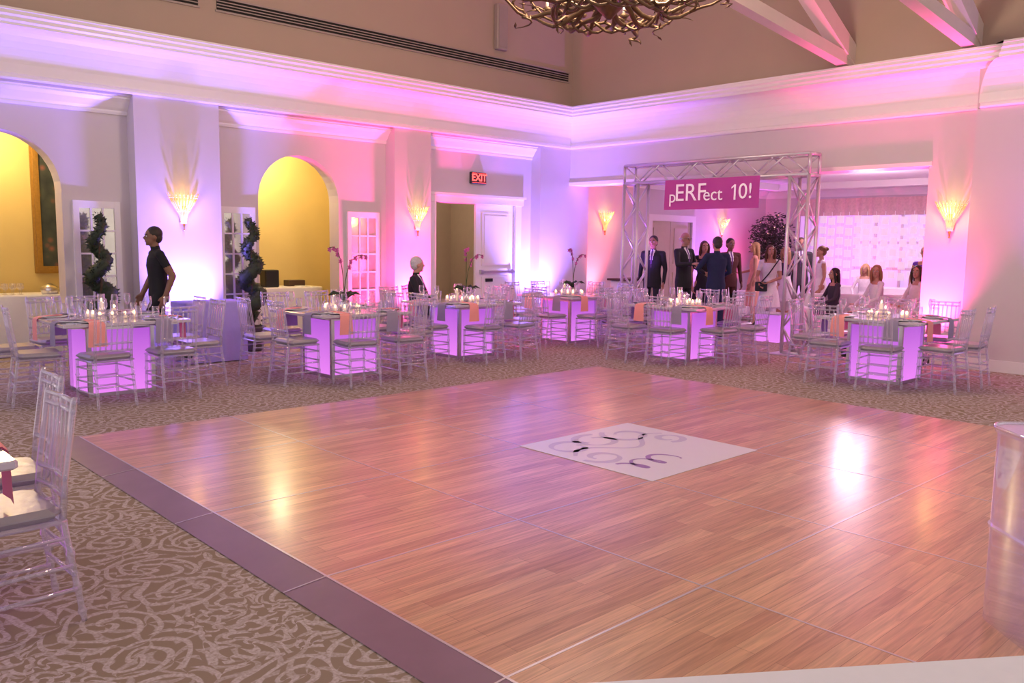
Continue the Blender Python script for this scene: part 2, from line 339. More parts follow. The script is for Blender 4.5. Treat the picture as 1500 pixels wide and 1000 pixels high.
b=MB().m('trim'); b.box(8.82,8.96,YR-.04,YR+.28,0,2.25); b.box(10.83,10.97,YR-.04,YR+.28,0,2.25); b.box(8.78,11.01,YR-.06,YR+.28,2.25,2.37); b.box(8.74,11.05,YR-.09,YR,2.37,2.41)
b.m('door').box(9.9,10.83,YR+.02,YR+.07,.01,2.25)
for z0,z1 in ((.2,.95),(1.15,2.1)):
    b.m('trim').box(10.04,10.7,YR+.005,YR+.02,z0,z1); b.m('door').box(10.09,10.65,YR-.004,YR+.006,z0+.05,z1-.05)
b.m('silver').box(9.97,10.8,YR-.06,YR-.03,1.02,1.06); b.box(9.99,10.05,YR-.04,YR+.02,1.0,1.08); b.box(10.72,10.78,YR-.04,YR+.02,1.0,1.08)
b.m('black').box(10.12,10.28,YR-.03,YR,.86,.92)
b.m('door').box(8.97,9.02,YR+.3,YR+1.2,.01,2.24)
b.obj('door_1')
b=MB().m('china').rbox(9.75,9.98,14.1,14.2,1.25,1.62,.02).m('black').rbox(9.79,9.85,14.05,14.1,1.3,1.55,.01).box(9.88,9.95,14.09,14.1,1.35,1.5).obj('wall_telephone')
b=MB().m('black').rbox(9.72,10.07,YR-.07,YR,2.60,2.80,.01).m('red')
b.text('EXIT',.17,Matrix.Translation((9.895,YR-.073,2.70))@Matrix.Rotation(math.pi/2,4,'X'),.002,.004)
b.box(9.735,10.055,YR-.074,YR-.07,2.615,2.62); b.box(9.735,10.055,YR-.074,YR-.07,2.78,2.785); b.obj('exit_sign')
# ---------------------------------------------------------- sconces
def sconce(x,y,z,rz,e=6):
    b=MB().m('gold'); b.rbox(-.05,.05,-.03,0,-.16,.06,.01)
    n=13
    for i in range(n):
        a=math.pi+math.pi*i/(n-1)
        pts=[]
        for k in range(7):
            t=k/6; r=.035+.145*t**1.6; pts.append((r*math.cos(a),-.02+r*math.sin(a)*.85,-.17+.34*t+.015*math.sin(math.pi*t*2)))
        b.m('crystal').tube(pts,[.006,.009,.006,.010,.007,.011,.007],5)
        b.sph(pts[-1],.013,6,4); b.sph(pts[3],.013,6,4)
        q=Vector(pts[-1]); b.tube([q,q+Vector((.03*math.cos(a),.03*math.sin(a),.06))],[.008,.002],5)
    b.m('gold').tube([(0,-.03,-.17),(0,-.03,-.24)],[.02,.006],6); b.sph((0,-.03,-.25),.014,6,4)
    for s in (-.05,.05): b.m('bulb').sph((s,-.06,.04),(.016,.016,.035),8,6)
    o=b.obj('wall_sconce',(x,y,z),rz)
    l=bpy.data.lights.new('sconce_light','POINT'); l.energy=e; l.color=(1,.56,.14); l.shadow_soft_size=.05
    lo=bpy.data.objects.new('bulb_light',l); COL.objects.link(lo); lo.parent=o; lo.location=(0,-.2,.1)
sconce(4.53,YC,1.93,0,6.5); sconce(8.39,YC,1.92,0,5); sconce(13.38,YR,2.02,0,7); sconce(17.7,YR,2.0,0,7); sconce(XR,4.27,1.97,-math.pi/2,7)
# ---------------------------------------------------------- uplights
def spot(parent,loc,target,color,e,ang=80,blend=1):
    l=bpy.data.lights.new('spot','SPOT'); l.energy=e; l.color=color; l.spot_size=math.radians(ang); l.spot_blend=blend; l.shadow_soft_size=.06
    o=bpy.data.objects.new('lamp',l); COL.objects.link(o); d=Vector(target)-Vector(loc); o.rotation_mode='QUATERNION'; o.rotation_quaternion=d.to_track_quat('-Z','Y'); o.location=Vector(loc)-Vector(parent.location); o.parent=parent
b=MB().m('black').lathe([(.07,0),(.08,.02),(.08,.14),(.07,.15)],(0,0,0),16).m('glass').lathe([(.06,.145),(.06,.152)],(0,0,0),16); CAN=b.mesh('uplight_can')
def uplight(x,y,tx,ty,color,e,tz=2.2,ang=66,z=0):
    o=place('uplight_can',CAN,(x,y,z)); spot(o,(x,y,z+.18),(tx,ty,z+tz),color,e,ang)
BL=(.26,.16,1.0); PK=(1,.05,.34); VI=(.46,.14,1.0); OR=(1,.13,.18)
uplight(4.55,YC-.26,4.53,YC+.04,BL,1500,ang=86)
uplight(8.25,YC-.30,8.3,YC+.05,PK,1500,ang=88)
uplight(7.5,YR-.3,7.55,YR+.05,PK,320,ang=80)
uplight(11.1,YC-.32,11.3,YC+.05,BL,1500,ang=92)
uplight(12.95,YR-.4,13.05,YR+.05,OR,520)
uplight(XR-.28,4.4,XR+.05,4.34,PK,1150,ang=78)
uplight(17.0,YR-.4,17.2,YR,VI,450,ang=95)
uplight(18.9,8.9,XB,8.6,PK,120,ang=100); uplight(18.9,5.2,XB,5.2,PK,220,ang=100); uplight(17.9,10.9,18.2,YR,PK,280,ang=90)
uplight(1.3,YC-.2,1.3,YC+.1,BL,900)
uplight(14.5,2.9,14.5,2.5,PK,220,ang=100)
uplight(XR-.3,9.62,XR+.05,9.7,VI,650,3.1,72); uplight(XR-.3,5.45,XR+.05,5.3,PK,420,3.1,70)  # made-up floor cans by the truss legs, added to wash header and cove
uplight(XR-.45,2.6,XR-.1,2.7,VI,380,3.0)
# ---------------------------------------------------------- dance floor
OX,OY,P=1.938,6.948,1.22
FX0,FX1,FY1,FY0=OX,OX+5*P,OY,OY-5*P
b=MB().m('wood').box(FX0,FX1,FY0,FY1,.0,.022)
b.m('ramp').add([(FX0,FY0-.2,.022),(FX0,FY1+.03,.022),(FX0-.22,FY1+.06,.004),(FX0-.22,FY0-.2,.004)],[(0,1,2,3)])
b.add([(FX0,FY0,.022),(FX1,FY0,.022),(FX1,FY0-.2,.004),(FX0,FY0-.2,.004)],[(3,2,1,0)])
b.m('seam').add([(FX0,FY1,.022),(FX1,FY1,.022),(FX1,FY1+.05,.004),(FX0,FY1+.05,.004)],[(0,1,2,3)]); b.add([(FX1,FY0,.022),(FX1,FY1,.022),(FX1+.05,FY1,.004),(FX1+.05,FY0,.004)],[(3,2,1,0)])
for k in range(1,5):
    b.box(FX0+k*P-.005,FX0+k*P+.005,FY0,FY1,.02,.0232); b.box(FX0,FX1,FY0+k*P-.006,FY0+k*P+.006,.02,.0233)
    b.add([(FX0,FY0+k*P-.005,.0235),(FX0,FY0+k*P+.005,.0235),(FX0-.22,FY0+k*P+.005,.006),(FX0-.22,FY0+k*P-.005,.006)],[(0,1,2,3)])
b.box(FX0-.006,FX0+.006,FY0,FY1,.02,.0235)
b.obj('dance_floor')
lx0,lx1,ly0,ly1=OX+2*P-.03,OX+3*P+.05,OY-3*P-.02,OY-2*P+.02
b=MB().m('decal').box(lx0,lx1,ly0,ly1,.0235,.0255)
def flat_stroke(b,pts,wd,z=.0262):
    vs=[];fs=[]
    for i,p in enumerate(pts):
        q0=pts[max(0,i-1)];q1=pts[min(len(pts)-1,i+1)];dx,dy=q1[0]-q0[0],q1[1]-q0[1];l=math.hypot(dx,dy) or 1
        w_=wd*(.35+.65*abs(math.sin(3.1*i/len(pts)*2+.5))); vs+=[(p[0]-dy/l*w_,p[1]+dx/l*w_,z),(p[0]+dy/l*w_,p[1]-dx/l*w_,z)]
        if i: fs.append((2*i-2,2*i,2*i+1,2*i-1))
    b.add(vs,fs)
cx,cy=(lx0+lx1)/2,(ly0+ly1)/2
def fl(f,n=60): return [f(i/n) for i in range(n+1)]
b.m('mark')
for k,(a,bb,r) in enumerate(((-.38,.34,.20),(-.05,.36,.22),(.28,.34,.22),(-.42,.0,.17),(.45,.05,.14))):
    flat_stroke(b,fl(lambda t:(cx+a+r*math.cos(6.6*t+k)*(1-.55*t),cy+bb+r*.9*math.sin(6.6*t+k)*(1-.55*t))),.03)
flat_stroke(b,fl(lambda t:(cx-.55+t*1.1,cy+.14+.12*math.sin(9*t))),.022)
b.m('mark2'); flat_stroke(b,fl(lambda t:(cx-.50+.5*t+.06*math.sin(16*t),cy-.30+.10*math.cos(16*t))),.02)
b.obj('floor_decal')
# ---------------------------------------------------------- truss arch
def truss(b,p0,p1,u,v,wd=.29):
    p0,p1,u,v=Vector(p0),Vector(p1),Vector(u),Vector(v);h=wd/2;d=p1-p0;L_=d.length;n=max(1,round(L_/.36))
    C4=[u*h+v*h,-u*h+v*h,-u*h-v*h,u*h-v*h]
    for c in C4: b.tube([p0+c,p1+c],.027,8)
    for f in range(4):
        a,c=C4[f],C4[(f+1)%4]
        for k in range(n):
            t0,t1=k/n,(k+1)/n
            s0,s1=(a,c) if (k+f)%2==0 else (c,a)
            b.tube([p0+d*t0+s0,p0+d*t1+s1],.0135,6)
    for t in (0,1):
        for f in range(4): b.tube([p0+d*t+C4[f],p0+d*t+C4[(f+1)%4]],.024,6)
TX,TY0,TY1,TH=11.4,6.06,9.1,2.88
b=MB().m('alu')
truss(b,(TX,TY0,.03),(TX,TY0,TH-.3),(1,0,0),(0,1,0)); truss(b,(TX,TY1,.03),(TX,TY1,TH-.3),(1,0,0),(0,1,0))
truss(b,(TX,TY0-.145,TH-.145),(TX,TY1+.145,TH-.145),(1,0,0),(0,0,1))
for y in (TY0,TY1): b.rbox(TX-.3,TX+.3,y-.3,y+.3,0,.015,.005)
b.obj('truss_arch')
b=MB().m('banner'); BY0,BY1,BZ0,BZ1=6.66,8.36,2.13,2.60;n=30;vs=[];fs=[]
for i in range(n+1):
    y=BY0+(BY1-BY0)*i/n;dx=.02*math.sin(i*.8)
    vs+=[(TX-.19+dx*.3,y,BZ1),(TX-.19+dx,y,BZ0)]
    if i: fs.append((2*i-2,2*i-1,2*i+1,2*i))
b.add(vs,fs,True)
R=Matrix(((0,0,-1,0),(-1,0,0,0),(0,1,0,0),(0,0,0,1)))
def btxt(s,size,y,z): b.text(s,size,Matrix.Translation((TX-.225,y,z))@R,.002,0,1.0)
b.m('btext'); btxt('p',.28,8.19,2.33); btxt('ERF',.38,7.85,2.38); btxt('ect',.28,7.44,2.345); btxt('0!',.32,6.87,2.37)
b.box(TX-.227,TX-.223,7.035,7.065,2.255,2.485); b.add([(TX-.227,7.06,2.485),(TX-.227,7.06,2.455),(TX-.227,7.11,2.42),(TX-.227,7.11,2.445)],[(0,1,2,3)])
b.obj('banner')
# ---------------------------------------------------------- chair
def chair_mesh():
    b=MB().m('acry')
    def turned(p0,p1,r):
        p0,p1=Vector(p0),Vector(p1);ts=[0,.06,.1,.14,.3,.34,.38,.62,.66,.7,.9,1];rs=[.8,.9,1.35,.9,.95,1.4,.95,.95,1.4,.95,1,1]
        b.tube([p0.lerp(p1,t) for t in ts],[r*k for k in rs],7)
    for s in (-1,1):
        turned((s*.185,.185,0),(s*.18,.175,.44),.014)
        turned((s*.175,-.235,0),(s*.165,-.175,.44),.014)
        b.tube([(s*.165,-.175,.44),(s*.165,-.19,.6),(s*.165,-.215,.76),(s*.165,-.235,.9),(s*.165,-.24,.925)],[.015,.013,.013,.014,.009],7)
        for z,yb in ((.14,-.216),(.24,-.203)): b.tube([(s*.183,.18,z),(s*.171,yb,z)],.009,6)
        b.tube([(s*.18,.178,.36),(s*.168,-.187,.36)],.008,6)
    for z in (.16,.26,.36): b.tube([(-.182,.18,z),(.182,.18,z)],.009,6)
    for z in (.2,.3): b.tube([(-.17,-.205,z),(.17,-.205,z)],.009,6)
    for z,y in ((.905,-.236),(.865,-.231),(.60,-.192),(.53,-.184)): b.tube([(-.165,y,z),(0,y-.012,z),(.165,y,z)],.0115,6)
    for i in range(6):
        x=-.125+.05*i; b.tube([(x,-.186-.01,.53),(x,-.196-.01,.60),(x,-.215-.01,.73),(x,-.238,.865)],[.007,.010,.0075,.007],6)
    for i in range(3): b.tube([(-.08+.08*i,-.241,.865),(-.08+.08*i,-.245,.905)],.012,6)
    b.rbox(-.2,.2,-.19,.2,.425,.445,.02)
    b.m('cush').rbox(-.195,.195,-.175,.2,.446,.495,.035)
    return b.mesh('chiavari_chair')
CH=chair_mesh()
def chair(x,y,face): return place('chiavari_chair',CH,(x,y,0),face-math.pi/2)
# ---------------------------------------------------------- tables
def table_mesh():
    q=.29
    b=MB().m('glow').box(-q,q,-q,q,.03,.66).m('silver')
    for sx in (-1,1):
        for sy in (-1,1): b.box(sx*(q+.012)-.02,sx*(q+.012)+.02,sy*(q+.012)-.02,sy*(q+.012)+.02,0,.7)
    for s in (-1,1):
        a0,a1=sorted((s*(q-.002),s*(q+.02)))
        b.box(-q,q,a0,a1,0,.035); b.box(a0,a1,-q,q,0,.035); b.box(-q,q,a0,a1,.66,.7); b.box(a0,a1,-q,q,.66,.7)
    b.m('tabletop').rbox(-.6,.6,-.6,.6,.715,.75,.012).m('silver').box(-.5,.5,-.5,.5,.698,.716)
    return b.mesh('light_up_table')
TM=table_mesh()
def setting_mesh(seed,orchid):
    rnd=random.Random(seed); b=MB(); z=.751
    k=0
    for side in range(4):
        Xr=Matrix.Rotation(side*math.pi/2,4,'Z')
        for s in (-.31,.31):
            b.m('china').lathe([(.06,0),(.115,.006),(.13,.014),(.128,.018),(.1,.01)],(s,-.44,z),18,Xr)
            b.m('naps' if k%2==0 else 'napg'); k+=1
            w_=.055
            pts=[(-.36,z+.022),(-.5,z+.02),(-.595,z+.008),(-.615,z-.012),(-.618,z-.1),(-.62,z-.22)]
            vs=[];fs=[]
            for i,(y,zz) in enumerate(pts):
                ww=w_*(1+.12*i); vs+=[(s-ww,y,zz),(s,y-.008,zz+.006 if i<3 else zz),(s+ww,y,zz)]
                if i: fs+=[(3*i-3,3*i,3*i+1,3*i-2),(3*i-2,3*i+1,3*i+2,3*i-1)]
            b.add(vs,fs,True,Xr)
            b.m('glass').lathe([(.032,0),(.033,.004),(.005,.012),(.004,.09),(.02,.105),(.036,.14),(.036,.18),(.03,.215)],(s+.15,-.33,z),12,Xr)
            b.lathe([(.028,0),(.034,.06),(.035,.13)],(s-.13,-.3,z),12,Xr)
            b.m('silver').box(s-.165,s-.153,-.54,-.36,z,z+.004,Xr); b.box(s+.153,s+.165,-.54,-.36,z,z+.004,Xr)
    for i in range(9):
        a=2*math.pi*i/9+rnd.random()*.5; r=.15+.09*rnd.random(); x,y=r*math.cos(a),r*math.sin(a)
        b.m('glass').lathe([(.03,0),(.035,.07)],(x,y,z),10); b.m('wax').lathe([(.022,0),(.022,.035)],(x,y,z+.004),8); b.m('flame').sph((x,y,z+.055),(.014,.014,.024),6,5)
    for i in range(2):
        x=.06*(-1)**i; h=.12+.07*i
        b.m('glass').lathe([(.032,0),(.036,.01),(.036,h+.05)],(x,.05,z),12); b.m('wax').lathe([(.022,0),(.022,h-.04)],(x,.05,z+.005),10); b.m('flame').sph((x,.05,z+h-.01),(.010,.010,.02),6,5)
    if orchid:
        b.m('silver').lathe([(.05,0),(.07,.05),(.065,.12)],(0,-.08,z),14)
        for i in range(7):
            a=2*math.pi*i/7+.3; pts=[(0,-.08,z+.12)]+[(.06*t*math.cos(a)*2.2,-.08+.06*t*math.sin(a)*2.2,z+.12+.09*math.sin(t*1.6)) for t in (.5,1,1.5)]
            b.m('leaf').tube(pts,[.012,.03,.026,.004],6,flat=.25)
        for q in range(2):
            a0=math.radians(200 if q else -30)+rnd.random()*.6;st=[]
            for t in np.linspace(0,1,9): st.append((.26*t*t*math.cos(a0),-.08+.26*t*t*math.sin(a0),z+.12+.62*math.sin(t*1.75)*(1 if q else .85)))
            b.m('stem').tube(st,.005,5)
            for k2 in range(5):
                c=Vector(st[4+min(k2,4)])+Vector((rnd.uniform(-.02,.02),rnd.uniform(-.02,.02),-.02))
                b.m('orchid')
                for w5 in range(5):
                    aa=w5*2*math.pi/5; d=Vector((math.cos(aa)*.6,-math.cos(aa)*.6,math.sin(aa)))*.03
                    b.tube([c,c+d*.6,c+d*1.1],[.006,.016,.004],6,flat=.3)
    return b.mesh('place_setting')
tables=[(2.86,9.05,1,0),(5.3,8.6,2,1),(7.5,9.0,3,1),(10.0,9.3,4,1),(9.72,6.85,5,0),(10.1,4.22,6,0),(.14,4.0,7,0)]
for ti,(x,y,sd,orc) in enumerate(tables):
    place('light_up_table',TM,(x,y,0)); place('place_setting',setting_mesh(sd,orc),(x,y,0))
    rr=random.Random(sd*11)
    if ti==6:
        chair(.745,3.75,math.pi+.03); chair(.87,4.36,math.pi-.02); continue
    for side in range(4):
        for si,s in enumerate((-.31,.31)):
            a=side*math.pi/2; d=.79+rr.uniform(-.03,.05)
            lx,ly=s+rr.uniform(-.02,.02),-d
            px=x+lx*math.cos(a)-ly*math.sin(a); py=y+lx*math.sin(a)+ly*math.cos(a)
            face=a+math.pi/2+rr.uniform(-.12,.12)
            if ti==2 and side==2:
                if si==1: GUEST=(7.56,10.06); chair(*GUEST,math.radians(-50))
                else: chair(7.02,9.83,math.radians(-85))
                continue
            if ti==0 and side==2 and si==0: chair(px-.2,py,face); continue
            chair(px,py,face)
# near right : white clothed table and clear counter
T=Matrix.Translation((1.02,.66,0))@Matrix.Rotation(math.atan2(-.572,.82),4,'Z')
b=MB().m('clothp').rbox(-1.1,.98,-.45,.32,.72,.75,.012,T)
b.box(-1.08,.96,-.43,.30,.0,.72,T); b.obj('white_cloth_table')
def rounded(x0,x1,y0,y1,r,n=6):
    P_=[]
    for cx_,cy_,a0 in ((x1-r,y0+r,-90),(x1-r,y1-r,0),(x0+r,y1-r,90),(x0+r,y0+r,180)):
        for k in range(n+1): a=math.radians(a0+90*k/n); P_.append((cx_+r*math.cos(a),cy_+r*math.sin(a)))
    return P_
M['acryl2']=acrylic('clear_acrylic_sheet',(.95,.93,.98),.10,.05)
b=MB().m('acryl2')
for r_,ins in ((.10,0),(.085,.02)):
    P_=rounded(-.3+ins,.3-ins,-.25+ins,.25-ins,r_); n=len(P_)
    vs=[(x,y,z) for z in (.02,.82) for x,y in P_]; b.add(vs,[(i,(i+1)%n,n+(i+1)%n,n+i) for i in range(n)],True)
P_=rounded(-.31,.31,-.26,.26,.11); n=len(P_)
for z0,z1 in ((.82,.84),(.42,.43),(0,.02)): b.add([(x,y,z) for z in (z0,z1) for x,y in P_],[(i,(i+1)%n,n+(i+1)%n,n+i) for i in range(n)]+[tuple(range(n,2*n)),tuple(reversed(range(n)))])
b.m('acry')
for z in (.84,.008): b.tube([(x,y,z) for x,y in P_+P_[:1]],.008,6)
b.obj('acrylic_display_stand',(3.86,.76,0),math.radians(-43))
# ---------------------------------------------------------- sideboards
def cloth_table(name,x0,x1,y0,y1,h,mat='clothp'):
    b=MB().m(mat);n=72;per=[];W,D=x1-x0,y1-y0;tot=2*(W+D)
    for i in range(n):
        s=tot*i/n
        if s<W: p=(x0+s,y0,0,-1)
        elif s<W+D: p=(x1,y0+s-W,1,0)
        elif s<2*W+D: p=(x1-(s-W-D),y1,0,1)
        else: p=(x0,y1-(s-2*W-D),-1,0)
        per.append(p)
    vs=[];fs=[]
    for i,(x,y,nx,ny) in enumerate(per):
        f=.018*math.sin(i*2*math.pi/6)
        vs+=[(x,y,h),(x+nx*.008,y+ny*.008,h-.02),(x+nx*(.01+f*.5),y+ny*(.01+f*.5),h*.5),(x+nx*(.02+f),y+ny*(.02+f),.01)]
        j=(i+1)%n
        for k in range(3): fs.append((i*4+k,i*4+k+1,j*4+k+1,j*4+k))
    fs.append(tuple(i*4 for i in range(n))); b.add(vs,fs,True); return b.obj(name)
cloth_table('sideboard_table',4.15,4.95,10.3,10.8,.77,'lit_linen')
cloth_table('alcove_table',2.1,3.6,12.3,12.95,.8); cloth_table('alcove_table',6.0,7.3,12.4,13.0,.8)
b=MB().m('black').rbox(6.35,6.6,12.55,12.75,.80,1.08,.02).m('china').lathe([(.1,0),(.1,.015)],(7.0,12.6,.8),16).m('wood_d').rbox(6.85,7.15,12.7,12.9,.8,.9,.01).obj('coffee_urn')
b=MB().m('glass')
for i in range(12): b.lathe([(.025,0),(.03,.005),(.004,.012),(.004,.06),(.032,.09),(.028,.15)],(2.4+.09*(i%6),12.45+.1*(i//6),.8),10)
b.m('silver').lathe([(.1,0),(.12,.08),(.02,.14)],(3.2,12.5,.8),14); b.obj('glassware')
b=MB().m('gold'); X0,X1,Z0,Z1,Yp=3.20,4.1,1.05,2.95,13.19
for k,(o_,dd) in enumerate(((0,.03),(.03,.06),(.06,.045))): 
    b.box(X0+o_,X0+o_+.04,Yp-dd,Yp,Z0+o_,Z1-o_); b.box(X1-o_-.04,X1-o_,Yp-dd,Yp,Z0+o_,Z1-o_); b.box(X0+o_+.04,X1-o_-.04,Yp-dd,Yp,Z0+o_,Z0+o_+.04); b.box(X0+o_+.04,X1-o_-.04,Yp-dd,Yp,Z1-o_-.04,Z1-o_)
b.m('canvas').box(X0+.1,X1-.1,Yp-.02,Yp,Z0+.1,Z1-.1); b.obj('framed_painting')
# ---------------------------------------------------------- spiral topiary
def topiary():
    b=MB().m('pot').lathe([(.12,0),(.14,.02),(.17,.3),(.185,.32),(.185,.35),(.16,.35),(.15,.33)],(0,0,0),18)
    b.m('bark').tube([(0,0,.3),(.01,0,1.0),(0,0,1.8)],[.02,.016,.008],7)
    b.m('leaf');n=64;rnd=random.Random(3)
    pts=[];rs=[]
    for i in range(n+1):
        t=i/n; a=t*2*math.pi*3.2; R_=.13*(1-t*.7); pts.append((R_*math.cos(a),R_*math.sin(a),.42+1.42*t)); rs.append(.125*(1-t*.62)+.012*math.sin(i*2.3))
    b.tube(pts,rs,9)
    for i in range(1100):
        k=rnd.randrange(n); p=Vector(pts[k]); d=Vector((rnd.gauss(0,1),rnd.gauss(0,1),rnd.gauss(0,1))).normalized()
        q=p+d*rs[k]*.95; e=d.orthogonal().normalized()*.014; b.add([q-e,q+e,q+d*.035],[(0,1,2)])
    return b.mesh('spiral_topiary')
TP=topiary(); place('spiral_topiary',TP,(3.42,11.12,0)); place('spiral_topiary',TP,(5.42,11.12,0),.8)
b=MB().m('pot').lathe([(.16,0),(.22,.35),(.24,.38),(.2,.38)],(0,0,0),16).m('bark').tube([(0,0,.3),(.03,0,.9),(0,.02,1.6)],[.04,.03,.02],7)
rnd=random.Random(5)
for i in range(14):
    a=rnd.random()*6.3; q=(.5*math.cos(a)*rnd.uniform(.5,1),.5*math.sin(a)*rnd.uniform(.5,1),1.3+rnd.random()*1.0); b.m('bark').tube([(0,.02,1.2+.03*i),q],[.012,.004],5)
b.m('leaf')
for i in range(1500):
    v=Vector((rnd.gauss(0,1),rnd.gauss(0,1),rnd.gauss(0,1))).normalized()*(rnd.random()**.4)
    q=Vector((v.x*.6,v.y*.5,1.75+v.z*.65)); d=Vector((rnd.gauss(0,1),rnd.gauss(0,1),rnd.gauss(0,.6))).normalized(); e=d.orthogonal().normalized()*.022
    b.add([q,q+d*.05+e,q+d*.11,q+d*.05-e],[(0,1,2,3)])
b.m('flame')
for i in range(14):
    v=Vector((rnd.gauss(0,1),rnd.gauss(0,1),rnd.gauss(0,1))).normalized(); b.sph((v.x*.58,v.y*.5,1.75+v.z*.6),.007,5,4)
b.obj('potted_ficus',(18.75,10.75,0))
# ---------------------------------------------------------- chandelier
def chandelier():
    b=MB().m('bronze');rnd=random.Random(11)
    b.lathe([(.02,-.12),(.09,-.05),(.16,.02),(.2,.1),(.12,.2),(.06,.35),(.03,.6),(.03,1.4)],(0,0,0),14)
    for i in range(20): 
        z=1.4+i*.1; b.tube([(.02,0,z),(0,.02,z+.05),(-.02,0,z+.1),(0,-.02,z+.05),(.02,0,z)] if i%2 else [(0,.02,z),(.02,0,z+.05),(0,-.02,z+.1),(-.02,0,z+.05),(0,.02,z)],.006,5)
    nb=20
    for i in range(nb):
        a=2*math.pi*i/nb+rnd.uniform(-.08,.08); Rr=rnd.uniform(.95,1.2); zt=rnd.uniform(.15,.4); pts=[];dz=rnd.uniform(-.02,.1)
        for k in range(12):
            t=k/11; r=.12+(Rr-.12)*t; aa=a+.3*math.sin(t*3)*(1 if i%2 else -1)
            pts.append((r*math.cos(aa),r*math.sin(aa),.08+dz-.20*math.sin(t*math.pi*.8)+zt*t**3+.03*math.sin(t*14+i)))
        b.tube(pts,[.03-.0019*k for k in range(12)],6)
        for k in (4,7,10):
            p=Vector(pts[k]); s=1 if (k+i)%2 else -1; tw=[];L_=rnd.uniform(.16,.26); up=rnd.choice((-.35,.6,.8))
            for m_ in range(9):
                u=m_/8; an=a+s*(.4+3.6*u); rr_=L_*(.55*math.sin(u*2.6)); tw.append(p+Vector((math.cos(an)*rr_+math.cos(a)*L_*u*.6,math.sin(an)*rr_+math.sin(a)*L_*u*.6,L_*up*u)))
            b.tube(tw,[.016,.015,.014,.013,.011,.010,.008,.006,.003],5)
            for q in (tw[4],tw[8]):
                d=Vector((rnd.gauss(0,1),rnd.gauss(0,1),rnd.gauss(0,.8))).normalized(); b.tube([q,q+d*.035,q+d*.08],[.004,.018,.002],5,flat=.3)
    for j in range(3):
        b.tube([(.5*math.cos(q)*(1+.07*math.sin(5*q+j*2)),.5*math.sin(q)*(1+.07*math.sin(5*q+j*2)),-.07+.05*math.sin(7*q+j*2)) for q in np.linspace(0,2*math.pi,49)],.015,5)
    for i in range(12):
        a=2*math.pi*i/12; x,y=.82*math.cos(a),.82*math.sin(a)
        b.m('bronze').lathe([(.03,.10),(.05,.13),(.015,.15)],(x,y,0),8).m('wax').lathe([(.014,.15),(.014,.26)],(x,y,0),8).m('flame').sph((x,y,.29),(.014,.014,.03),6,5)
    return b
co=chandelier().obj('antler_chandelier',(6.25,5.38,3.78))
l=bpy.data.lights.new('chandelier_light','POINT'); l.energy=480; l.color=(1,.78,.58); l.shadow_soft_size=.5
lo=bpy.data.objects.new('lamp',l); COL.objects.link(lo); lo.parent=co; lo.location=(0,0,.9)
# ---------------------------------------------------------- lounge furniture
def sofa(name,x,y,rz,W=1.6,back=True):
    b=MB().m('sofa').rbox(-W/2,W/2,-.38,.38,.1,.42,.04)
    b.rbox(-W/2,W/2,-.42,-.24,.3,.80,.05); b.rbox(-W/2-.14,-W/2,-.4,.38,.1,.6,.04); b.rbox(W/2,W/2+.14,-.4,.38,.1,.6,.04)
    for k in (-1,1): b.rbox(k*W/4-W/4+.01,k*W/4+W/4-.01,-.22,.38,.42,.48,.03)
    b.m('silver')
    for sx in (-1,1):
        for sy in (-1,1): b.tube([(sx*(W/2-.08),sy*.3,.0),(sx*(W/2-.08),sy*.3,.11)],.02,8)
    b.obj(name,(x,y,0),rz)
SF=math.radians
sofa('white_sofa',13.62,5.95,SF(130),2.0); sofa('white_sofa',15.6,9.9,SF(190)); sofa('white_sofa',16.6,7.4,SF(90)); 
GC=MB().m('glow').box(-.21,.21,-.21,.21,.0,.45).m('tabletop').rbox(-.22,.22,-.22,.22,.45,.47,.01).mesh('glow_cube_table')
place('glow_cube_table',GC,(12.75,7.2,0))
b=MB().m('door').rbox(12.85,13.75,10.5,10.85,0,.86,.02).m('wood_d').rbox(12.8,13.8,10.45,10.9,.86,.90,.01).obj('reception_desk')
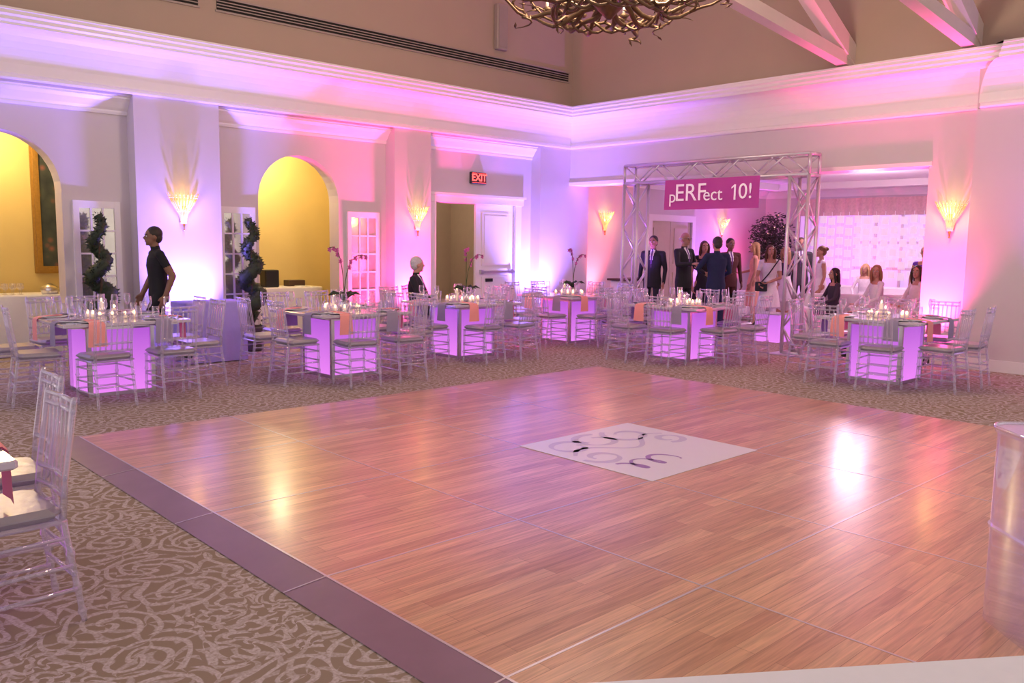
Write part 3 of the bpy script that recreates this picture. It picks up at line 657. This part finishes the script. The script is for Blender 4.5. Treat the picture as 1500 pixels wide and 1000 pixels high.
# ---------------------------------------------------------- people
def person(name,x,y,ang,h=1.75,pose='stand',top=(.02,.02,.025),bottom=(.02,.02,.025),hair=(.03,.02,.015),skin=(.5,.27,.18),hairlen='short',
           female=False,suit=False,skirt=None,sleeve='long',J={},yaw=0,glasses=False,shoe=(.01,.01,.012),shirt=(.85,.85,.88),z0=0,bald=False,bag=False,lean=0):
    s=h/1.75
    D=dict(hipc=(0,0,.95),neck=(0,-.01,1.475),head=(0,.015,1.62))
    for sd,n in ((-1,'L'),(1,'R')):
        D['hip'+n]=(sd*.088,0,.93); D['knee'+n]=(sd*.1,.02,.5); D['ank'+n]=(sd*.105,-.015,.085)
        D['sh'+n]=(sd*(.165 if female else .185),-.01,1.415); D['el'+n]=(sd*.235,-.02,1.13); D['wr'+n]=(sd*.235,.06,.88)
    if pose=='sit':
        dz=.38
        for k in ('hipc','neck','head','shL','shR','elL','elR','wrL','wrR'): p=D[k]; D[k]=(p[0],p[1]-.05,p[2]-dz)
        for sd,n in ((-1,'L'),(1,'R')):
            D['hip'+n]=(sd*.09,-.05,.56); D['knee'+n]=(sd*.11,.40,.53); D['ank'+n]=(sd*.11,.36,.085)
            D['el'+n]=(sd*.24,.04,.79); D['wr'+n]=(sd*.13,.26,.66)
    D.update(J); D={k:Vector(v) for k,v in D.items()}
    if lean:
        c=D['hipc']; Rm=Matrix.Rotation(-lean,3,'X')
        for k in ('neck','head','shL','shR','elL','elR','wrL','wrR'): D[k]=c+Rm@(D[k]-c)
    b=MB(); segs=[]
    def seg(a,c,r0,r1,lab,n=12,mesh=True):
        if mesh: b.tube([a,a.lerp(c,.5),c],[r0,(r0+r1)/2*1.03,r1],n); b.sph(a,r0,n,8); b.sph(c,r1,n,8)
        segs.append((a,c,r0,r1,lab))
    if female: R_=[(-.13,.14,.11),(-.02,.165,.12),(.1,.135,.1),(.17,.118,.088),(.28,.14,.112),(.38,.145,.105),(.45,.13,.08),(.505,.055,.05)]
    elif suit: R_=[(-.17,.168,.12),(-.05,.17,.125),(.1,.152,.115),(.2,.152,.115),(.33,.18,.125),(.42,.18,.11),(.47,.125,.08),(.515,.060,.058)]
    else: R_=[(-.12,.14,.11),(-.02,.16,.12),(.1,.148,.11),(.2,.148,.11),(.33,.172,.122),(.42,.175,.105),(.47,.135,.08),(.515,.06,.058)]
    rings=[]
    dirv=(D['neck']-D['hipc'])
    for (dz,rx,ry) in R_:
        if pose=='sit' and dz<-.12: dz=-.12
        t=dz/.525; c=D['hipc']+dirv*max(t,-.3); rings.append((c.x,c.y,c.z,rx,ry))
    b.loft(rings,20)
    for i in range(len(rings)-1):
        a,c=rings[i],rings[i+1]; segs.append((Vector(a[:3]),Vector(c[:3]),(a[3]+a[4])/2,(c[3]+c[4])/2,'bottom' if (not suit and not female and R_[i][0]<-.05) else 'top'))
    seg(D['neck']+Vector((0,0,-.03)),D['head']+Vector((0,-.012,-.06)),.056 if not female else .046,.05 if not female else .042,'skin')
    for n in 'LR':
        seg(D['neck']+Vector((0,0,-.05)),D['sh'+n],.055,.055 if not female else .047,'top')
        rt=.088 if not female else .082
        seg(D['hip'+n],D['knee'+n],rt,.058,'bottom'); seg(D['knee'+n],D['ank'+n],.057,.037 if female else .043,'calf')
        up=.052 if not female else .041; mid=D['sh'+n].lerp(D['el'+n],.55)
        seg(D['sh'+n],mid,up,up*.93,'top' if sleeve!='none' else 'skin'); seg(mid,D['el'+n],up*.93,up*.8,'top' if sleeve=='long' else 'skin')
        seg(D['el'+n],D['wr'+n],up*.8,.03 if not female else .025,'top' if sleeve=='long' else 'skin')
        dv=(D['wr'+n]-D['el'+n]).normalized(); fw=Vector((0,1,0)); sv=(fw-dv*fw.dot(dv)); 
        if sv.length<.1: sv=Vector((0,0,1))-dv*dv.z
        sv.normalize(); sd=-1 if n=='L' else 1; nv=dv.cross(sv)*1.0
        if nv.x*sd>0: nv=-nv
        w0=D['wr'+n]
        for k in range(4):
            o=sv*(.027-.018*k); q0=w0+o*.6; q1=w0+o+dv*.085; b.tube([q0,q1],[.016,.0135],8); segs.append((q0,q1,.016,.013,'skin'))
            L_=(.068,.078,.073,.056)[k]; q2=q1+dv*L_*.5+nv*L_*.12; q3=q2+dv*L_*.32+nv*L_*.30; q4=q3+dv*L_*.16+nv*L_*.28
            b.tube([q1,q2,q3,q4],[.0115,.0105,.0095,.008],8); b.sph(q4,.0085,6,4); segs.append((q1,q4,.011,.009,'skin'))
        t0=w0+dv*.02+sv*.02; t1=t0+dv*.03+sv*.028+nv*.008; t2=t1+dv*.035+sv*.008+nv*.014; b.tube([t0,t1,t2],[.015,.0125,.009],8); b.sph(t2,.009,6,4); segs.append((t0,t2,.014,.01,'skin'))
        a=D['ank'+n]; f0=a+Vector((0,-.045,-.045)); f1=a+Vector((0,.07,-.05)); f2=a+Vector((0,.165,-.062)); 
        b.tube([f0,a+Vector((0,.0,-.04)),f1,f2],[.036,.042,.04,.024],10); b.sph(f0,.036,8,6); b.sph(f2,.024,8,6); segs.append((f0,f2,.045,.03,'shoe')); segs.append((a+Vector((0,0,-.03)),a,.045,.045,'shoe' if not female else 'skin'))
    if skirt is not None:
        zt=D['hipc'].z+.13
        if pose=='sit':
            b.tube([D['hipc']+Vector((0,-.03,.0)),D['hipc']+Vector((0,.2,-.01)),(D['kneeL']+D['kneeR'])/2+Vector((0,.02,0))],[.15,.165,.15],16,flat=.62); segs.append((D['hipc'],(D['kneeL']+D['kneeR'])/2,.17,.16,'top'))
        else:
            fl_=[]
            for t in (0,.25,.5,.75,1): zz=zt+(skirt-zt)*t; fl_.append((D['hipc'].x,D['hipc'].y,zz,.125+.10*t**.8,.10+.10*t**.8))
            b.loft(list(reversed(fl_)),22)
            for i in range(4): a,c=fl_[i],fl_[i+1]; segs.append((Vector(a[:3]),Vector(c[:3]),a[3]*.97,c[3]*.97,'skirt'))
    H=D['head']; Ry=Matrix.Rotation(yaw,3,'Z')
    HX=Matrix.Translation(H)@Ry.to_4x4()
    fs_=.94 if female else 1
    b.sph((0,-.008,.025),(.077*fs_,.094*fs_,.098*fs_),16,12,HX); b.sph((0,.022,-.035),(.058*fs_,.066*fs_,.07*fs_),14,10,HX)
    b.tube([HX@Vector((0,.082,.02)),HX@Vector((0,.106,-.012)),HX@Vector((0,.09,-.022))],[.008,.014,.011],8)
    for k in (-1,1): b.sph((k*.075*fs_,-.005,-.002),(.012,.02,.032),8,6,HX)
    b.sph((0,.078,-.047),(.024,.012,.01),8,6,HX); b.sph((0,.066,-.085),(.02,.02,.016),8,6,HX)
    segs.append((HX@Vector((0,0,.05)),HX@Vector((0,.02,-.05)),.09,.07,'skin'))
    me=bpy.data.meshes.new('tmp'); me.from_pydata(b.v,[],b.f); o=bpy.data.objects.new('tmp',me); COL.objects.link(o)
    md=o.modifiers.new('r','REMESH'); md.mode='VOXEL'; md.voxel_size=.0105; sm=o.modifiers.new('s','SMOOTH'); sm.factor=.5; sm.iterations=2
    bpy.context.view_layer.update(); ev=o.evaluated_get(bpy.context.evaluated_depsgraph_get()).to_mesh()
    nv_=len(ev.vertices); V=np.empty(nv_*3,dtype=np.float32); ev.vertices.foreach_get('co',V); V=V.reshape(-1,3)
    F=[tuple(p.vertices) for p in ev.polygons]; Cn=np.array([V[list(f)].mean(0) for f in F])
    best=np.full(len(F),1e9); lab=np.zeros(len(F),int); names=['top','bottom','skin','shoe','calf','skirt']
    for (a,c,r0,r1,lb) in segs:
        a=np.array(a);c=np.array(c);d=c-a;t=np.clip(((Cn-a)@d)/max(d@d,1e-9),0,1); dist=np.linalg.norm(Cn-(a+t[:,None]*d),axis=1)-(r0+(r1-r0)*t)
        k=dist<best; best[k]=dist[k]; lab[k]=names.index(lb)
    bpy.data.objects.remove(o); bpy.data.meshes.remove(me)
    B=MB()
    def cm(tag,c,**k):
        key='%s_%d_%d_%d'%(tag,int(c[0]*999),int(c[1]*999),int(c[2]*999)); gm(key,c,**k); return key
    mt=cm('fabric',top,rough=.85,var=.12,scale=25); mb=cm('fabric',bottom,rough=.85,var=.12,scale=25); ms=cm('skin',skin,rough=.5,var=.06,scale=12); mh=cm('hair',hair,rough=.55,var=.35,scale=45); msh=cm('shoe',shoe,rough=.35); mw=cm('shirt',shirt,rough=.8); mtie=cm('tie',(.12,.05,.2),rough=.6)
    for k in (mt,mb,ms,msh,mw,mtie): B.m(k)
    ids={'top':B.mats.index(mt),'bottom':B.mats.index(mb),'skin':B.mats.index(ms),'shoe':B.mats.index(msh),'calf':B.mats.index(mb) if not (female or skirt is not None) else B.mats.index(ms),'skirt':B.mats.index(mb if skirt is not None else mt)}
    if female and skirt is not None: ids['bottom']=ids['skin'] if pose!='sit' else ids['top']
    B.v=[tuple(v) for v in V.tolist()]; B.f=F; B.sm=[True]*len(F)
    mi=[ids[names[i]] for i in lab]
    nk=D['neck']; id_tie=B.mats.index(mtie); id_w=B.mats.index(mw)
    for i,(cx_,cy_,cz_) in enumerate(Cn):
        if suit and lab[i]==0 and cy_>nk.y+.035:
            t=(cz_-(nk.z-.32))/.32
            if 0<t<1.05 and abs(cx_-nk.x)<.048*t: mi[i]=id_tie if abs(cx_-nk.x)<.018 else id_w
        if female and lab[i]==0 and cz_>nk.z-.075 and abs(cx_)<.11: mi[i]=ids['skin']
    B.mi=mi
    for k in (-1,1):
        B.m(cm('eye',(.8,.8,.8),rough=.2)).sph((k*.03,.078*fs_,.012),(.013,.008,.008),8,6,HX); B.m(cm('iris',(.03,.015,.01),rough=.2)).sph((k*.03,.085*fs_,.012),(.006,.004,.006),8,5,HX)
        B.m(mh).tube([HX@Vector((k*.016,.086*fs_,.032)),HX@Vector((k*.032,.085*fs_,.037)),HX@Vector((k*.048,.074*fs_,.031))],.0045,5)
    B.m(cm('lips',(.42,.13,.12),rough=.4)).sph((0,.086,-.046),(.022,.007,.007),8,5,HX)
    B.m(mh)
    if not bald:
        B.sph((0,-.022,.045),(.085*fs_,.095*fs_,.09*fs_),16,10,HX); B.sph((0,-.05,.0),(.076*fs_,.062,.078),14,8,HX)
        if hairlen=='long':
            B.loft([(0,-.075,-.34,.05,.018),(0,-.085,-.25,.08,.03),(0,-.08,-.12,.088,.04),(0,-.065,.0,.085,.05),(0,-.04,.06,.075,.06)],16,HX)
            for k in (-1,1): B.tube([HX@Vector((k*.06,.03,.07)),HX@Vector((k*.083,.02,.0)),HX@Vector((k*.085,-.0,-.1)),HX@Vector((k*.075,.0,-.2))],[.02,.024,.026,.012],8)
        if hairlen=='bun': B.sph((0,-.11,.06),(.04,.04,.04),10,8,HX)
    else:
        B.tube([HX@Vector((-.079,.0,.02)),HX@Vector((-.06,-.07,.015)),HX@Vector((0,-.1,.015)),HX@Vector((.06,-.07,.015)),HX@Vector((.079,.0,.02))],[.012,.02,.024,.02,.012],8)
    if glasses:
        B.m('black')
        for k in (-1,1):
            B.tube([HX@Vector((k*.032+.022*math.cos(q),.098,.01+.018*math.sin(q))) for q in np.linspace(0,2*math.pi,13)],.002,5); B.tube([HX@Vector((k*.054,.096,.015)),HX@Vector((k*.076,0,.012))],.002,5)
    if bag:
        B.m('black').tube([D['shL']+Vector((0,.06,.05)),Vector((.0,.135,1.2)),Vector((.14,.14,1.02))],.012,6); B.rbox(.02,.24,.12,.24,.86,1.04,.02); B.tube([Vector((.12,.24,.95)),Vector((.12,.31,.95))],[.045,.04],10)
    ob=B.obj(name,(x,y,z0),ang-math.pi/2); ob.scale=(s,s,s); return ob
R_=math.radians
person('waiter',3.76,10.12,R_(172),1.70,top=(.012,.012,.016),bottom=(.012,.012,.016),skin=(.22,.11,.07),sleeve='short',J=dict(
    kneeL=(-.09,.2,.53),ankL=(-.09,.3,.10),kneeR=(.09,-.03,.5),ankR=(.09,-.33,.17),
    elL=(-.24,-.12,1.15),wrL=(-.24,-.02,.92),elR=(.24,.02,1.14),wrR=(.24,.14,.93)),lean=.05)
gx,gy=GUEST
person('seated_guest',gx,gy,R_(-50),1.74,pose='sit',suit=True,hair=(.55,.53,.52),skin=(.55,.3,.22),z0=-.012,yaw=.5,J=dict(wrL=(-.13,.2,.63),wrR=(.13,.2,.63)))
DK=(.015,.014,.018)
person('man_in_dark_suit',12.6,9.62,R_(200),1.74,suit=True,skin=(.4,.2,.13))
person('man_with_glasses',12.42,8.80,R_(265),1.80,suit=True,hair=(.5,.48,.46),bald=True,glasses=True,J=dict(elR=(.3,.12,1.2),wrR=(.2,.36,1.22),elL=(-.3,.0,1.15),wrL=(-.32,.2,1.05)))
person('woman_in_black_dress',13.25,8.95,R_(230),1.66,female=True,skirt=.5,top=DK,bottom=DK,hairlen='long',hair=(.08,.04,.02),sleeve='none')
person('man_in_navy_suit',12.25,8.02,R_(60),1.72,suit=True,top=(.014,.022,.07),bottom=(.014,.022,.07),hair=(.05,.045,.04),J=dict(elL=(-.3,.08,1.2),wrL=(-.2,.3,1.2),elR=(.26,.02,1.15),wrR=(.2,.2,1.05)))
person('man_in_brown_suit',14.35,9.1,R_(240),1.72,suit=True,top=(.09,.03,.025),bottom=(.03,.02,.02),skin=(.25,.12,.08),J=dict(elR=(.29,.06,1.16),wrR=(.16,.26,1.08)))
person('woman_in_peach_dress',15.1,9.0,R_(120),1.66,female=True,skirt=.4,top=(.8,.42,.33),bottom=(.8,.42,.33),hair=(.45,.28,.12),hairlen='long',sleeve='none',J=dict(elR=(.24,.06,1.15),wrR=(.12,.24,1.1)))
person('girl_with_camera',13.5,7.74,R_(205),1.60,female=True,skirt=.55,top=(.8,.78,.8),bottom=(.85,.8,.83),hair=(.10,.045,.02),hairlen='long',sleeve='short',bag=True,yaw=.3,J=dict(elL=(-.2,.05,1.12),wrL=(-.02,.22,1.04),elR=(.23,.05,1.12),wrR=(.17,.2,1.0)))
person('girl_in_dark_dress',14.72,8.12,R_(60),1.58,female=True,skirt=.6,top=(.05,.03,.06),bottom=(.75,.7,.75),hair=(.35,.2,.09),hairlen='long',sleeve='none')
person('girl_in_white_dress',14.6,7.35,R_(130),1.60,female=True,skirt=.55,top=(.85,.8,.84),bottom=(.85,.8,.84),hair=(.18,.09,.04),hairlen='bun',sleeve='none')
person('seated_woman',13.15,6.42,R_(140),1.5,pose='sit',female=True,skirt=.4,top=(.05,.04,.06),bottom=(.05,.04,.06),hair=(.02,.015,.012),hairlen='long',z0=.07)
person('seated_girl_in_white',13.6,5.93,R_(140),1.62,pose='sit',female=True,skirt=.4,top=(.8,.75,.8),bottom=(.8,.75,.8),hair=(.35,.16,.08),hairlen='long',z0=.035,yaw=.9)
person('seated_girl',14.02,5.46,R_(140),1.62,pose='sit',female=True,skirt=.4,top=(.75,.6,.65),bottom=(.75,.6,.65),hair=(.06,.03,.02),hairlen='long',z0=.035,yaw=.7)
person('woman_in_violet_dress',14.8,5.6,R_(190),1.62,female=True,skirt=.3,top=(.16,.06,.5),bottom=(.16,.06,.5),hair=(.35,.2,.08),hairlen='bun',sleeve='none',lean=.12)
person('seated_blonde_girl',16.52,7.4,R_(185),1.55,pose='sit',female=True,skirt=.4,top=(.7,.66,.7),bottom=(.7,.66,.7),hair=(.5,.32,.14),hairlen='long',z0=.05)
person('man_in_grey_suit',15.9,8.45,R_(215),1.76,suit=True,top=(.06,.055,.065),bottom=(.05,.045,.055),hair=(.12,.08,.05))
# ---------------------------------------------------------- extra point lights, added without fixtures
def pt(name,loc,c,e,r=.15):
    l=bpy.data.lights.new(name,'POINT'); l.energy=e; l.color=c; l.shadow_soft_size=r; o=bpy.data.objects.new(name,l); COL.objects.link(o); o.location=loc
pt('alcove_lamp',(2.6,12.5,2.9),(1,.78,.40),55); pt('alcove_lamp',(6.5,12.5,2.9),(1,.82,.46),60); pt('hallway_lamp',(9.8,13,2.7),(1,.8,.6),45)
pt('lounge_point_light',(15.5,7.0,2.6),(1,.66,.86),130,.3)
w=bpy.data.worlds.new('World'); scene.world=w; w.use_nodes=True; bg=w.node_tree.nodes['Background']; bg.inputs[0].default_value=(1,.90,.89,1); bg.inputs[1].default_value=.92
# ---------------------------------------------------------- camera
f,th,ro,hd,H=1230.6,math.radians(6.648),math.radians(.792),math.radians(46.769),1.5573
f0=Vector((math.cos(hd),math.sin(hd),0)); r=Vector((math.sin(hd),-math.cos(hd),0)); z=Vector((0,0,1))
F=math.cos(th)*f0-math.sin(th)*z; U=math.sin(th)*f0+math.cos(th)*z
R2=math.cos(ro)*r+math.sin(ro)*U; U2=-math.sin(ro)*r+math.cos(ro)*U
cam=bpy.data.cameras.new('Camera'); cam.sensor_width=36; cam.lens=f/1500*36; cam.clip_start=.05; cam.clip_end=100
co=bpy.data.objects.new('Camera',cam); COL.objects.link(co)
co.matrix_world=Matrix(((R2.x,U2.x,-F.x,0),(R2.y,U2.y,-F.y,0),(R2.z,U2.z,-F.z,H),(0,0,0,1)))
scene.camera=co
